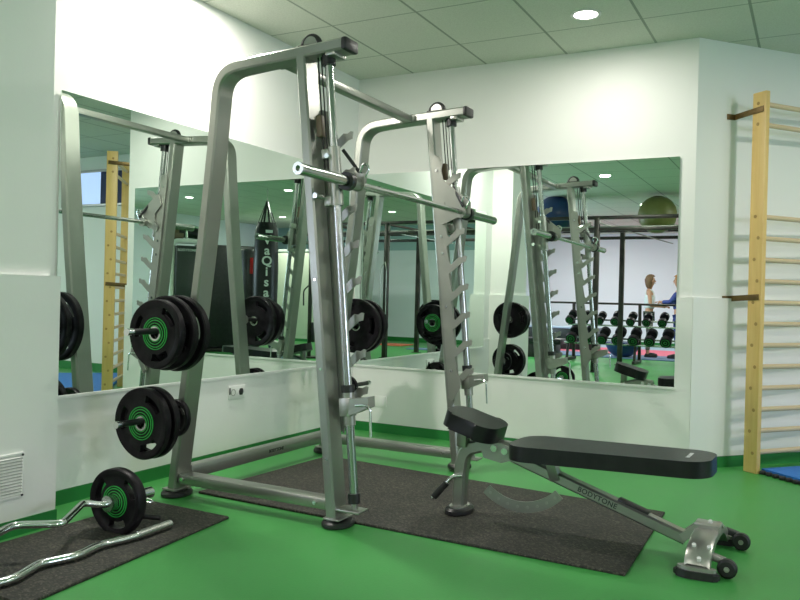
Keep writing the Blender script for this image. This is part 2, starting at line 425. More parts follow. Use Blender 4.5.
# ------------------------------------------------------------------ weight plates
def weight_plate(r, th, label, group=None, rings=True):
    """three-grip rubber plate; axis = local +Y, outer face at -Y"""
    t = thing('weight_plate', label, 'weight plate', group=group)
    n = 72; hub = .026
    rr = [hub, .34*r, .42*r, .50*r, .60*r, .72*r, .80*r, .90*r, .97*r, r]
    hz = [th*.42, th*.42, th*.36, th*.30, th*.27, th*.27, th*.36, th*.5, th*.5, th*.36]
    def solid(i, k):
        a = (k + .5) / n * 360 % 120
        return not (i in (4, 5) and 38 < a < 92)
    bm = new()
    T = [[bm.verts.new((x*math.cos(2*PI*k/n), -z, x*math.sin(2*PI*k/n))) for k in range(n)] for x, z in zip(rr, hz)]
    B = [[bm.verts.new((x*math.cos(2*PI*k/n), z, x*math.sin(2*PI*k/n))) for k in range(n)] for x, z in zip(rr, hz)]
    m_ = len(rr) - 1
    for i in range(m_):
        for k in range(n):
            if not solid(i, k): continue
            k2 = (k+1) % n
            bm.faces.new((T[i][k], T[i][k2], T[i+1][k2], T[i+1][k]))
            bm.faces.new((B[i][k], B[i+1][k], B[i+1][k2], B[i][k2]))
            if i == 0 or not solid(i-1, k): bm.faces.new((T[i][k], B[i][k], B[i][k2], T[i][k2]))
            if i == m_-1 or not solid(i+1, k): bm.faces.new((T[i+1][k], T[i+1][k2], B[i+1][k2], B[i+1][k]))
            for kk, e in (((k-1) % n, k), (k2, k2)):
                if not solid(i, kk): bm.faces.new((T[i][e], T[i+1][e], B[i+1][e], B[i][e]))
    # outline: slightly flattened at three grips
    for v in bm.verts:
        d = math.hypot(v.co.x, v.co.z)
        if d > .7*r:
            a = math.degrees(math.atan2(v.co.z, v.co.x)) % 120
            f = 1 + .018*math.cos(math.radians((a - 65) * 3)) * (d/r)**4
            v.co.x *= f; v.co.z *= f
    finish(bm, 'disc', 'rubber', t, ang=.7)
    X = Matrix.Rotation(PI/2, 4, 'X')   # z -> -y
    if rings:
        bm = new()
        for a, b in ((.215, .24), (.295, .315), (.375, .40), (.445, .465)):
            z = th*.42 if b < .34 else th*.37
            annulus(bm, a*r, b*r, z - .003, z + .0022, 48, X)
        finish(bm, 'green_rings', 'greenring', t)
    bm = new(); annulus(bm, hub - .0005, hub + .008, -th*.45, th*.45, 40, X)
    finish(bm, 'steel_bush', 'satin', t)
    return t

# ------------------------------------------------------------------ Smith machine
YN, YF = -2.205, -.850
OY = (YN + YF) / 2
sm = thing('smith_machine', 'silver grey upright weight-lifting machine with guided bar, standing on a dark mat', 'gym machine', (.83, OY, 0))
O = V((.83, OY, 0))
def fin(bm, name, m, parent=sm, **k):
    bmesh.ops.translate(bm, verts=bm.verts, vec=-O)
    return finish(bm, name, m, parent, **k)
UX = lambda z: 1.280 - .109*z
RX = lambda z: 1.379 - .0985*z
arch_c = smooth_path([(.530,0,1.73),(.560,0,2.108),(.80,0,2.128),(1.0,0,2.136)], .19, 9)
apath = [(.325,.03),(.383,.486),(.430,.86),(.478,1.24)] + [(p.x, p.z) for p in arch_c] + [(1.270,2.150)]
for s, y in ((-1, YN), (1, YF)):
    # continuous rear post and top arm
    bm = new(); sweep_xz(bm, apath, .052, .108, y); fin(bm, 'rear_post_and_top_arm', 'steel')
    bm = new(); box(bm, (1.282, y, 2.1505), (.03, .112, .056), bev=.010); fin(bm, 'end_cap', 'black')
    bm = new(); box(bm, (1.21, y, 2.115), (.05, .10, .022), bev=.004); fin(bm, 'top_bracket', 'steel')
    # front upright
    bm = new(); sweep_xz(bm, [(UX(.03), .03), (UX(2.12), 2.12)], .050, .108, y)
    fin(bm, 'front_upright', 'steel')
    # inner hook plate with ladder of hooks
    yi = y - s*.058
    y0, y1 = sorted((yi, yi - s*.007))
    bm = new(); pts = []
    back = [(UX(z) - .026, z) for z in (.42, 1.92)]
    front = []
    zz = .52
    f = lambda z: UX(z) + .058
    front.append((UX(.40) + .03, .40))
    while zz < 1.75:
        tip = RX(zz) + .030
        z = zz
        front += [(f(z), z), (f(z)+.012, z+.004), (tip+.004, z+.066), (tip+.026, z+.072), (tip+.030, z+.104), (tip+.018, z+.106),
                  (tip+.002, z+.096), (tip-.020, z+.098), (f(z)+.014, z+.052), (f(z)+.002, z+.066)]
        zz += .165
    front += [(f(1.80), 1.80), (f(1.84)+.012, 1.835), (f(1.84), 1.88)]
    pts = front + [(UX(1.88)+.020, 1.895), (UX(1.85)-.002, 1.86), (UX(.42)-.002, .44)]
    plate_xz(bm, pts, y0, y1)
    hp = fin(bm, 'hook_plate', 'steel2', smooth=False)
    for z in (.60, .98, 1.30, 1.40, 1.80):
        yb = yi - s*.007
        bm = new(); cyl(bm, (UX(z)+.028, yb, z), (UX(z)+.028, yb - s*.006, z), .009, n=6)
        fin(bm, 'bolt', 'chrome', hp)
    # guide rod
    bm = new(); cyl(bm, (RX(.13), y, .13), (RX(2.09), y, 2.09), .0195, n=28); fin(bm, 'guide_rod', 'rod')
    bm = new(); cyl(bm, (RX(2.07), y, 2.074), (RX(2.11), y, 2.120), .031); fin(bm, 'rod_bumper', 'black')
    bm = new(); cyl(bm, (RX(.13), y, .112), (RX(.15), y, .155), .028); fin(bm, 'rod_bumper', 'black')
    bm = new(); box(bm, (1.335, y, .080), (.16, .085, .012), bev=.004); cyl(bm, (RX(.10), y, .083), (RX(.11), y, .115), .014)
    fin(bm, 'rod_base_bracket', 'steel')
    # cable and pulley
    bm = new(); cyl(bm, (UX(2.1)+.062, y, 2.125), (UX(1.6)+.062, y, 1.6), .0035, n=8)
    cyl(bm, (UX(2.1)+.080, y, 2.125), (UX(1.6)+.08, y, 1.6), .0035, n=8); fin(bm, 'cable', 'black')
    bm = new()
    tube(bm, [(1.075 + .048*math.cos(a), y, 2.172 + .048*math.sin(a)) for a in [PI*k/14 for k in range(15)]], .012, 10)
    box(bm, (1.075, y, 2.173), (.12, .05, .008), bev=.002); fin(bm, 'pulley_guard', 'black')
    bm = new(); lathe(bm, [(.008,-.012),(.036,-.012),(.030,-.003),(.030,.003),(.036,.012),(.008,.012)], 28,
                      Matrix.Translation((1.075, y, 2.181)) @ Matrix.Rotation(PI/2, 4, 'X')); fin(bm, 'pulley_wheel', 'steel2')
    # counterweight carrier between upright and rod
    bm = new(); box(bm, (UX(1.80)+.055, y, 1.80), (.030, .036, .10), Matrix.Rotation(-.1, 3, 'Y'), .005); fin(bm, 'cable_block', 'tan')
    # feet
    for nm, x, yy in (('rear', .320, y), ('front', 1.285, y)):
        bm = new(); pr = [(.0,.0),(.082,.0),(.088,.006),(.088,.018),(.080,.026),(.070,.028),(.0,.028)]
        lathe(bm, [(max(a, .001), b) for a, b in pr], 36, Matrix.Translation((x, yy, .001 if nm == 'rear' or s < 0 else .013)) @ Matrix.Diagonal((.78, 1.0, 1, 1)))
        fin(bm, 'foot_pad', 'black')
        bm = new(); box(bm, (x, yy, .040), (.085, .128, .008), bev=.003); fin(bm, 'foot_flange', 'steel2')
    # side base rail
    bm = new(); beam(bm, (.36, y, .095), (1.245, y, .095), .080, .052, bev=.008); fin(bm, 'side_rail', 'steel')
    # lower safety stop
    z0 = .545
    bm = new(); cyl(bm, (RX(.46), y, .455), (RX(.60), y, .600), .0265); box(bm, (RX(z0)-.006, y, .535), (.060, .056, .085), Matrix.Rotation(-.1, 3, 'Y'), .006)
    st = fin(bm, 'safety_stop', 'steel2')
    bm = new(); cyl(bm, (RX(.6), y, .600), (RX(.63), y, .632), .030); fin(bm, 'stop_cushion', 'black', st)
    bm = new()
    plate_xz(bm, [(RX(.55)+.02,.575),(RX(.55)+.115,.590),(RX(.55)+.118,.545),(RX(.5)+.05,.515),(RX(.5)+.01,.50)], y - .030, y + .030)
    fin(bm, 'stop_plate', 'steel2', st, smooth=False)
    bm = new(); tube(bm, smooth_path([(RX(.5)+.05, y - .034, .550),(RX(.5)+.10, y-.034, .556),(RX(.5)+.125, y-.034, .545),(RX(.5)+.133, y-.034, .420)], .03), .006, 10)
    fin(bm, 'release_handle', 'chrome', st)
    bm = new(); plate_xz(bm, [(RX(.5)-.02,.56),(UX(.5)+.05,.53),(UX(.5)+.005,.44),(UX(.5)+.035,.42),(UX(.5)+.075,.485),(RX(.5)-.02,.50)], yi - s*.014, yi - s*.022)
    fin(bm, 'hook_arm', 'steel2', st, smooth=False)
    # storage pegs for plates
    for z, x in ((.842, .430), (.420, .378)):
        bm = new(); cyl(bm, (x, y + s*.05, z), (x, y + s*.425, z), .0145)
        pg = fin(bm, 'plate_peg', 'black')
        bm = new(); cyl(bm, (x, y + s*.423, z), (x, y + s*.458, z), .0165); fin(bm, 'peg_tip', 'chrome', pg)
        bm = new(); cyl(bm, (x, y + s*.050, z), (x, y + s*.064, z), .034); fin(bm, 'peg_flange', 'steel2', pg)
    for x, z, r in ((.400, .10, .009), (1.190, .10, .009), (UX(.3)+.004, .30, .006), (UX(.7)+.004, .70, .006), (UX(1.1)+.004, 1.1, .006)):
        bm = new(); cyl(bm, (x, y-.058, z), (x, y+.058, z), r, n=12); fin(bm, 'fixing_bolt', 'chrome')
# cross members
bm = new(); beam(bm, (.905, YN+.05, 2.128), (.905, YF-.05, 2.128), .060, .040, bev=.006)
for y in (YN+.06, YF-.06): box(bm, (.905, y, 2.128), (.10, .02, .04), bev=.004)
fin(bm, 'top_crossbar', 'steel')
bm = new(); beam(bm, (.345, YN+.05, .115), (.345, YF-.05, .115), .055, .072, bev=.010); rr_ = fin(bm, 'rear_rail', 'steel')
text_obj('BODYTONE', .026, 'darkprint', rr_, Matrix.Translation(V((.3735, -1.45, .115)) - O) @ Matrix.Rotation(PI/2, 4, 'Z') @ Matrix.Rotation(PI/2, 4, 'X'))
# the guided bar
BX_, BZ = 1.290, 1.542
bar = thing('tmp', '', ''); bpy.data.objects.remove(bar)
bm = new(); cyl(bm, (BX_, YN+.05, BZ), (BX_, YF-.05, BZ), .0145, n=28)
bar = fin(bm, 'lifting_bar', 'rod')
for s, y in ((-1, YN), (1, YF)):
    ye = -2.573 if s < 0 else -.425
    bm = new(); cyl(bm, (BX_, y - s*.01, BZ), (BX_, ye, BZ), .0245, n=32)
    sl = fin(bm, 'bar_sleeve', 'rod', bar)
    bm = new(); annulus(bm, .012, .0262, 0, .014, 32, Matrix.Translation((BX_, ye, BZ)) @ Matrix.Rotation(PI/2 if s < 0 else -PI/2, 4, 'X'))
    fin(bm, 'sleeve_ring', 'satin', sl)
    bm = new(); cyl(bm, (BX_, y + s*.020, BZ), (BX_, y - s*.012, BZ), .041, n=32)
    fin(bm, 'black_collar', 'black', bar)
    bm = new(); cyl(bm, (BX_, y - s*.012, BZ), (BX_, y - s*.085, BZ), .030, n=32); cyl(bm, (BX_, y - s*.085, BZ), (BX_, y - s*.095, BZ), .034, n=32)
    fin(bm, 'collar_hub', 'steel2', bar)
    bm = new(); cyl(bm, (RX(1.42), y, 1.435), (RX(1.70), y, 1.70), .0285, n=28)
    for z in (1.455, 1.67): box(bm, (RX(z)-.03, y, z), (.055, .045, .045), Matrix.Rotation(-.1, 3, 'Y'), .006)
    cg = fin(bm, 'guide_carriage', 'steel2', bar)
    yi = y - s*.070
    bm = new(); plate_xz(bm, [(BX_-.05,1.60),(BX_+.045,1.585),(BX_+.045,1.53),(BX_-.02,1.515),(BX_-.06,1.53)] if s < 0 else [(RX(1.7)-.075,1.735),(RX(1.7)-.055,1.745),(BX_+.055,1.60),(BX_+.055,1.53),(BX_-.02,1.515),(UX(1.5)+.045,1.47),(UX(1.5)+.028,1.505),(UX(1.55)+.07,1.545),(UX(1.55)+.07,1.60),(RX(1.7)-.09,1.66)], yi, yi - s*.008)
    fin(bm, 'hook_plate_on_bar', 'steel2', bar, smooth=False)
    bm = new(); cyl(bm, (UX(1.6)+.06, y + s*.02, 1.475), (UX(1.6)+.06, y + s*.075, 1.475), .013); fin(bm, 'roller', 'chrome', bar)
    bm = new(); cyl(bm, (UX(1.6)+.10, y + s*.02, 1.655), (UX(1.6)+.10, y + s*.05, 1.655), .011); fin(bm, 'roller', 'chrome', bar)
    bm = new(); tube(bm, smooth_path([(BX_+.03, yi-s*.02, BZ+.02),(BX_+.06, yi-s*.02, BZ+.075),(BX_+.02, yi-s*.03, BZ+.10),(BX_-.005, yi-s*.02, BZ+.03)], .03), .006, 10)
    fin(bm, 'pull_ring', 'chrome', bar)
    bm = new(); beam(bm, (RX(1.7)+.01, yi+s*.01, 1.70), (BX_+.02, yi-s*.035, BZ+.03), .010, .016, bev=.002)
    fin(bm, 'locking_arm', 'black', bar)

# plates on the pegs
PLG = 'black rubber weight plates on the storage pegs'
def put_plate(r, th, x, y, z, s, label, rot=0., rings=True):
    t = weight_plate(r, th, label, PLG, rings)
    t.location = (x, y, z + .0145 - .026)
    t.rotation_euler = (0, rot, PI if s > 0 else 0)
    return t
x1, z1, x2, z2 = .430, .842, .378, .420
put_plate(.163, .040, x1, -2.475, z1, -1, 'black rubber weight plate with green rings, outermost on the upper left peg', .35)
put_plate(.178, .034, x1, -2.405, z1, -1, 'black rubber weight plate, middle one of three on the upper left peg', 1.2, False)
put_plate(.184, .040, x1, -2.335, z1, -1, 'large black rubber weight plate innermost on the upper left peg, beside the post', .9, False)
put_plate(.168, .036, x2, -2.500, z2, -1, 'black rubber weight plate with green rings, outermost on the lower left peg', .2)
put_plate(.170, .034, x2, -2.445, z2, -1, 'black rubber weight plate, second from outside on the lower left peg', .5, False)
put_plate(.092, .030, x2, -2.290, z2, -1, 'small black weight plate innermost on the lower left peg, by the post', .4, False)
put_plate(.150, .036, x1, -.520, z1, 1, 'black rubber weight plate with green rings, outermost on the far upper peg', .3)
put_plate(.180, .036, x1, -.590, z1, 1, 'black rubber weight plate, middle one of three on the far upper peg', .9, False)
put_plate(.182, .040, x1, -.665, z1, 1, 'black rubber weight plate innermost on the far upper peg, seen between the posts', .1)
put_plate(.090, .028, x2, -.700, z2, 1, 'small black weight plate outermost on the far lower peg near the back wall', .7, False)
put_plate(.090, .028, x2, -.745, z2, 1, 'small black weight plate inner one on the far lower peg near the back wall', .2, False)

# ------------------------------------------------------------------ adjustable bench
bn = thing('weight_bench', 'adjustable weight bench with black padded seat and backrest on a grey frame', 'bench', (1.678, -1.738, .0), -.045)
def bf(bm, name, m, parent=bn, **k): return finish(bm, name, m, parent, **k)
def pad(L_, W0, W1, th, m='leather'):
    """rounded pad, local x in 0..L"""
    n = 10; pts = []
    r0, r1 = W0*.30, W1*.34
    def corner(cx, cy, r, a0):
        return [(cx + r*math.cos(a0 + PI/2*k/n), cy + r*math.sin(a0 + PI/2*k/n)) for k in range(n+1)]
    pts += corner(L_-r1, W1/2-r1, r1, 0); pts += corner(r0, W0/2-r0, r0, PI/2)
    pts += corner(r0, -W0/2+r0, r0, PI); pts += corner(L_-r1, -W1/2+r1, r1, 1.5*PI)
    bm = new(); prism(bm, pts, -th/2, th/2)
    es = [e for e in bm.edges if abs(e.verts[0].co.z - e.verts[1].co.z) < 1e-6]
    bmesh.ops.bevel(bm, geom=es, offset=th*.26, segments=4, affect='EDGES', profile=.6)
    return bm
bp = bf(pad(.840, .335, .290, .066), 'backrest_pad', 'leather', ang=.8, loc=(.302, -.062, .368), rot=(0, -.030, 0))
text_obj('BODYTONE', .020, 'print', bp, Matrix.Translation((.745, 0, .0335)) @ Matrix.Rotation(-PI/2, 4, 'Z'))
sp_ = bf(pad(.270, .20, .27, .074), 'seat_pad', 'leather', ang=.8, loc=(-.055, -.02, .478), rot=(0, .27, 0))
bm = new(); box(bm, (.62, -.045, .351), (.50, .05, .014), Matrix.Rotation(-.03, 3, 'Y'), .003); box(bm, (.66, -.185, .352), (.11, .03, .014), bev=.003)
bf(bm, 'backrest_plate', 'black')
bm = new(); sweep_xz(bm, [(.175,.345),(.29,.305),(1.03,.072)], .050, .060, 0.); mb = bf(bm, 'main_beam', 'steel')
bd = V((1.03-.29, 0, .072-.305)).normalized(); ba = math.atan2(-bd.z, bd.x)
text_obj('BODYTONE', .031, 'darkprint', mb, Matrix.Translation((.665, -.0308, .187)) @ Matrix.Rotation(ba, 4, 'Y') @ Matrix.Rotation(PI/2, 4, 'X'), spacing=1.1)
bm = new(); box(bm, (.815, 0, .170), (.135, .045, .014), Matrix.Rotation(ba, 3, 'Y'), .004); bf(bm, 'rubber_stop', 'black', mb)
bm = new(); sweep_xz(bm, [(p.x, p.z) for p in smooth_path([(.26,0,.345),(.13,0,.352),(.02,0,.315),(.0,0,.22),(-.005,0,.045)], .10, 8)], .062, .055, 0., .01); bf(bm, 'front_leg', 'steel')
bm = new(); lathe(bm, [(.001,0),(.066,0),(.072,.006),(.072,.020),(.062,.030),(.001,.030)], 36, Matrix.Translation((-.005, 0, .012)) @ Matrix.Diagonal((.85, 1.35, 1, 1))); bf(bm, 'front_foot_pad', 'black')
bm = new(); lathe(bm, [(.001,0),(.050,0),(.050,.006),(.001,.006)], 30, Matrix.Translation((-.005, 0, .042)) @ Matrix.Diagonal((.85, 1.35, 1, 1))); bf(bm, 'front_foot_flange', 'steel2')
# hinge plates and bolts
for y in (-.036, .036):
    bm = new(); plate_xz(bm, [(.115,.34),(.15,.365),(.215,.372),(.265,.355),(.275,.30),(.22,.280),(.13,.295)], y-.004, y+.004)
    hg = bf(bm, 'hinge_plate', 'steel', smooth=False)
    for x, z in ((.185,.345),(.238,.338)):
        bm = new(); cyl(bm, (x, y-.016, z), (x, y+.016, z), .015, n=20); bf(bm, 'hinge_bolt', 'chrome', hg)
bm = new(); beam(bm, (.05,-.03,.455), (.17,-.02,.40), .05, .014, bev=.003); beam(bm, (.015,-.02,.33), (.02,-.02,.46), .05, .05, up=(1,0,0), bev=.005)
bf(bm, 'seat_support', 'steel')
# backrest post and adjustment arc
bm = new(); beam(bm, (.475,-.012,.235), (.445,-.03,.350), .05, .045, up=(1,0,0), bev=.005); bf(bm, 'backrest_post', 'steel')
arc = []
cx_, cz_, rA = .312, .345, .250
a0, a1 = math.radians(230), math.radians(318)
for rad_, rev in ((rA+.024, 0), (rA-.024, 1)):
    s_ = [(cx_ + rad_*math.cos(a0+(a1-a0)*k/24), cz_ + rad_*math.sin(a0+(a1-a0)*k/24)) for k in range(25)]
    arc += s_[::-1] if rev else s_
bm = new(); plate_xz(bm, arc, -.042, -.034); aa = bf(bm, 'adjustment_arc', 'steel', smooth=False)
for k in range(8):
    a = a0 + (a1-a0)*(k+.5)/8
    bm = new(); cyl(bm, (cx_+rA*math.cos(a), -.0435, cz_+rA*math.sin(a)), (cx_+rA*math.cos(a), -.0325, cz_+rA*math.sin(a)), .007, n=12)
    bf(bm, 'arc_hole_ring', 'steel2', aa)
# handle at the front
bm = new(); tube(bm, smooth_path([(.02,-.035,.195),(-.02,-.05,.19),(-.040,-.055,.165),(-.115,-.070,.075)], .03), .010, 12); hd = bf(bm, 'lifting_handle', 'chrome')
bm = new(); cyl(bm, (-.048,-.0565,.156), (-.108,-.0690,.083), .0165); bf(bm, 'handle_grip', 'black', hd)
# rear stabiliser: a wide arched plate across the bench
XR = 1.115
sy = [(-.255,.040),(-.243,.066),(-.20,.100),(-.12,.122),(0,.128),(.10,.122),(.165,.100),(.225,.066),(.255,.040)]
bm = new()
top = []; bot = []
for y, z in sy:
    w = .046
    top.append([bm.verts.new((XR-w, y, z)), bm.verts.new((XR-w+.012, y, z+.008)), bm.verts.new((XR+w-.012, y, z+.008)), bm.verts.new((XR+w, y, z))])
    f_ = .86
    bot.append([bm.verts.new((XR-w, y*f_, z-.026*(1 if abs(y) < .24 else .6))), bm.verts.new((XR+w, y*f_, z-.026*(1 if abs(y) < .24 else .6)))])
for i in range(len(sy)-1):
    a, b = top[i], top[i+1]
    for k in range(3): bm.faces.new((a[k], a[k+1], b[k+1], b[k]))
    bm.faces.new((a[0], b[0], bot[i+1][0], bot[i][0])); bm.faces.new((a[3], bot[i][1], bot[i+1][1], b[3]))
    bm.faces.new((bot[i][0], bot[i+1][0], bot[i+1][1], bot[i][1]))
for i in (0, -1): bm.faces.new((*top[i], bot[i][1], bot[i][0]))
bf(bm, 'rear_stabiliser', 'steel2', ang=.9)
for s in (-1, 1):
    bm = new(); pts = []
    for k in range(40):
        a = 2*PI*k/40; r = .076 + .010*math.cos(2*a) ; pts.append((XR + r*math.cos(a)*.98, s*.255 + r*.46*math.sin(a)*(1 + .12*math.cos(3*a))))
    prism(bm, pts, .001, .030); bmesh.ops.bevel(bm, geom=[e for e in bm.edges if abs(e.verts[0].co.z-e.verts[1].co.z) < 1e-6], offset=.006, segments=2, affect='EDGES')
    ft = bf(bm, 'rear_foot_pad', 'black')
    bm = new(); pts = [(XR+(p[0]-XR)*.84, s*.250+(p[1]-s*.250)*.80) for p in pts]; prism(bm, pts, .030, .042); bf(bm, 'foot_flange', 'steel2', ft)
    # wheel with arm
    yw = s*.200 + .03
    bm = new(); beam(bm, (XR+.03, yw, .070), (XR+.090, yw, .055), .034, .026, bev=.005); ar = bf(bm, 'wheel_arm', 'darkprint' if s > 0 else 'steel')
    bm = new(); lathe(bm, [(.006,-.016),(.028,-.016),(.036,-.010),(.036,.010),(.028,.016),(.006,.016)], 28, Matrix.Translation((XR+.100, yw - .026, .038)) @ Matrix.Rotation(PI/2, 4, 'X'))
    wh = bf(bm, 'wheel', 'black')
    bm = new(); cyl(bm, (XR+.100, yw-.046, .038), (XR+.100, yw+.01, .038), .010); bf(bm, 'wheel_hub', 'steel2', wh)
gp = [(1.01,.092),(1.07,.145),(1.155,.150),(1.17,.125),(1.09,.112),(1.03,.068)]
for yy in (-.042, .042):
    bm = new(); plate_xz(bm, gp, yy-.0035, yy+.0035); bf(bm, 'rear_gusset', 'steel2', smooth=False)
bm = new(); box(bm, (1.115, 0, .144), (.10, .080, .012), Matrix.Rotation(.03, 3, 'Y'), .005); bf(bm, 'gusset_cover', 'steel2')
for x, y, z in ((1.095,-.2,.106),(1.15,-.2,.106),(1.122,-.245,.070),(1.122,0,.153)):
    bm = new(); cyl(bm, (x, y, z-.006), (x, y-.006, z+.006), .008, n=12); bf(bm, 'stabiliser_bolt', 'white')

# ------------------------------------------------------------------ curl bars
def curl_bar(label, pts, r, base, sleeve_r=.025, sleeve=None):
    t = thing('curl_bar', label, 'barbell bar', base)
    B = V(base)
    bm = new(); tube(bm, [p - B for p in smooth_path(pts, .035, 6)], r, 18); finish(bm, 'bent_bar', 'chrome', t)
    return t, B
e1 = [(.575,-2.84,.14),(.572,-2.895,.14),(.478,-2.915,.14),(.590,-3.07,.14),(.650,-3.155,.14),(.628,-3.185,.14),(.522,-3.265,.14),(.56,-3.36,.14),(.66,-3.49,.14),(.54,-3.67,.14),(.565,-3.73,.14)]
t, B = curl_bar('chrome zigzag curl bar loaded with a plate at lower left', e1, .0145, (.57,-3.1,.0))
for a, b in ((-2.635, -2.865), (-3.72, -3.96)):
    bm = new(); cyl(bm, V((.575, a, .14))-B, V((.57, b, .14))-B, .0245, n=28); finish(bm, 'sleeve', 'chrome', t)
    q = -2.865 if a > -3 else -3.72
    bm = new(); cyl(bm, V((.573, q-.012, .14))-B, V((.573, q+.018, .14))-B, .034, n=28); finish(bm, 'sleeve_collar', 'satin', t)
pl_ = weight_plate(.141, .046, 'black weight plate with green rings loaded on the curl bar at lower left'); pl_.location = (.575, -2.820, .140+.0015); pl_.rotation_euler = (0,.5,.04)
pl2 = weight_plate(.141, .046, 'black weight plate on the near end of the curl bar, outside the picture'); pl2.location = (.57, -3.765, .140+.0015); pl2.rotation_euler = (0,.2,PI)
# spring clip behind the plate
t = thing('spring_clip', 'chrome spring clip with black grip on the curl bar sleeve behind the plate', 'barbell clip', (.575, -2.730, .14))
hel = [(.0265*math.cos(a), .04*a/12 - .03, .0265*math.sin(a)) for a in [k*.25 for k in range(60)]]
bm = new(); tube(bm, hel, .0028, 8); finish(bm, 'coil', 'chrome', t)
bm = new(); tube(bm, smooth_path([(.026,-.02,.0),(.09,-.015,-.01),(.10,.02,-.012),(.026,.02,0)], .02), .003, 8); finish(bm, 'wire_arm', 'chrome', t)
bm = new(); cyl(bm, (.035,.02,-.085), (.095,.06,-.092), .011, n=14); tube(bm, [(.0,.018,-.027),(.035,.02,-.085)], .003, 8); finish(bm, 'black_grip', 'black', t)
e2 = [(.727,-2.69,.0295),(.732,-2.87,.0295),(.700,-3.02,.0295),(.732,-3.155,.0295),(.690,-3.285,.0295),(.748,-3.425,.0295),(.725,-3.56,.0295),(.73,-3.80,.0295)]
t, B = curl_bar('bare chrome zigzag curl bar lying on the mat edge at lower left', e2, .0165, (.73,-3.2,.0))
bm = new(); cyl(bm, V((.7265,-2.67,.0305))-B, V((.732,-2.86,.0305))-B, .0185, n=24); finish(bm, 'sleeve', 'satin', t)

# ------------------------------------------------------------------ wall bars
lb = thing('wall_bars', 'tall wooden wall bars ladder with round rungs fixed to the right wall', 'wall bars', (2.826, .135, 0))
ax_l = V((.62, .785, 0)); nn = V((.785, -.62, 0))
RM = Matrix((ax_l, nn, V((0,0,1)))).transposed()
for k, d in enumerate((0., .86)):
    bm = new(); box(bm, ax_l*d + V((0,0,1.178)), (.034, .100, 2.356), RM, .003); u = finish(bm, 'side_board', 'wood', lb)
    zs = [.123 + .133*i for i in range(12)] + [2.158, 2.286]
    for z in zs:
        off = nn * (.018 if (round(z*1000) % 2) else -.008)
        c = ax_l*d + V((0,0,z)) + off; bm = new(); cyl(bm, c - ax_l*.0185, c + ax_l*.0185, .011, n=14); finish(bm, 'dowel_end', 'dowel', u)
for z in zs:
    bm = new(); a = ax_l*.016 + V((0,0,z)); b = ax_l*.845 + V((0,0,z)); cyl(bm, a, b, .0155, n=16); finish(bm, 'rung', 'rung', lb)
for z in (2.235, 1.075):
    bm = new()
    beam(bm, nn*.035 - ax_l*.020 + V((0,0,z+.012)), -nn*.185 - ax_l*.020 + V((0,0,z)), .006, .036, bev=.001)
    beam(bm, -nn*.187 - ax_l*.020 + V((0,0,z)), -nn*.187 - ax_l*.085 + V((0,0,z-.003)), .006, .036, bev=.001)
    finish(bm, 'fixing_bracket', 'brownbar', lb)

# ------------------------------------------------------------------ small wall fittings
t = thing('wall_socket', 'white double wall socket low on the left wall under the mirror', 'wall socket', (-.003, -1.375, .418))
bm = new(); box(bm, (.005, 0, 0), (.010, .150, .082), bev=.003); finish(bm, 'face_plate', 'white', t)
for y in (-.038, .036):
    bm = new(); annulus(bm, .017, .021, .0, .0025, 24, Matrix.Translation((.0095, y, 0)) @ Matrix.Rotation(PI/2, 4, 'Y')); finish(bm, 'socket_ring', 'steel' if y < 0 else 'black', t)
bm = new(); box(bm, (.011, .036, 0), (.004, .030, .040), bev=.002); finish(bm, 'dark_insert', 'black', t)
bm = new(); box(bm, (.011, -.070, .01), (.003, .012, .040), bev=.001); finish(bm, 'dark_insert', 'black', t)
t = thing('cover_plate', 'faint pale blank cover plate low on the back wall under the mirror', 'wall plate', (.255, .003, .235))
bm = new(); box(bm, (0, -.003, 0), (.10, .006, .085), bev=.002); finish(bm, 'plate', 'dado', t)
t = thing('ventilation_grille', 'white slatted ventilation grille low on the pillar at left edge', 'vent', (.247, -3.140, .252))
bm = new()
for z in (-.088, .088): box(bm, (.004, 0, z), (.010, .215, .012), bev=.002)
for y in (-.105, .105): box(bm, (.004, y, 0), (.010, .012, .18), bev=.002)
finish(bm, 'grille_frame', 'white', t)
bm = new()
for k in range(13): box(bm, (.006, 0, -.076 + k*.0127), (.012, .20, .003), Matrix.Rotation(.6, 3, 'Y'))
finish(bm, 'slats', 'white', t, False)
bm = new(); box(bm, (.0008, 0, 0), (.0016, .20, .17)); finish(bm, 'back_panel', 'steel', t, False)
for y in (-.1, .1):
    for z in (-.084, .084):
        bm = new(); cyl(bm, (.008, y, z), (.012, y, z), .005, n=12); finish(bm, 'screw', 'black', t)

# ------------------------------------------------------------------ the rest of the gym (seen in the mirrors)
# exercise mats on the far floor
flat('exercise_mat', 'slate blue foam mat strip nearest the dumbbell rack, seen in the back mirror', 'mat', [(-3.2,-10.55),(2.2,-10.55),(2.2,-9.5),(-3.2,-9.5)], .02, 'greymat')
flat('exercise_mat', 'pink foam mat strip between two blue ones, seen in the back mirror', 'mat', [(-3.2,-12.45),(2.2,-12.45),(2.2,-10.57),(-3.2,-10.57)], .02, 'pinkmat')
flat('exercise_mat', 'pale blue foam mat strip along the far wall, seen in the back mirror', 'mat', [(-3.2,-14.0),(2.2,-14.0),(2.2,-12.47),(-3.2,-12.47)], .02, 'palemat')
flat('exercise_mat', 'orange foam mat on the green floor, reflected beside the dark rig post', 'mat', [(4.5,-9.9),(5.1,-9.9),(5.1,-9.3),(4.5,-9.3)], .02, 'orangemat')
flat('exercise_mat', 'small slate blue foam mat on the green floor near the partition', 'mat', [(3.3,-9.0),(4.0,-9.0),(4.0,-8.6),(3.3,-8.6)], .02, 'greymat')

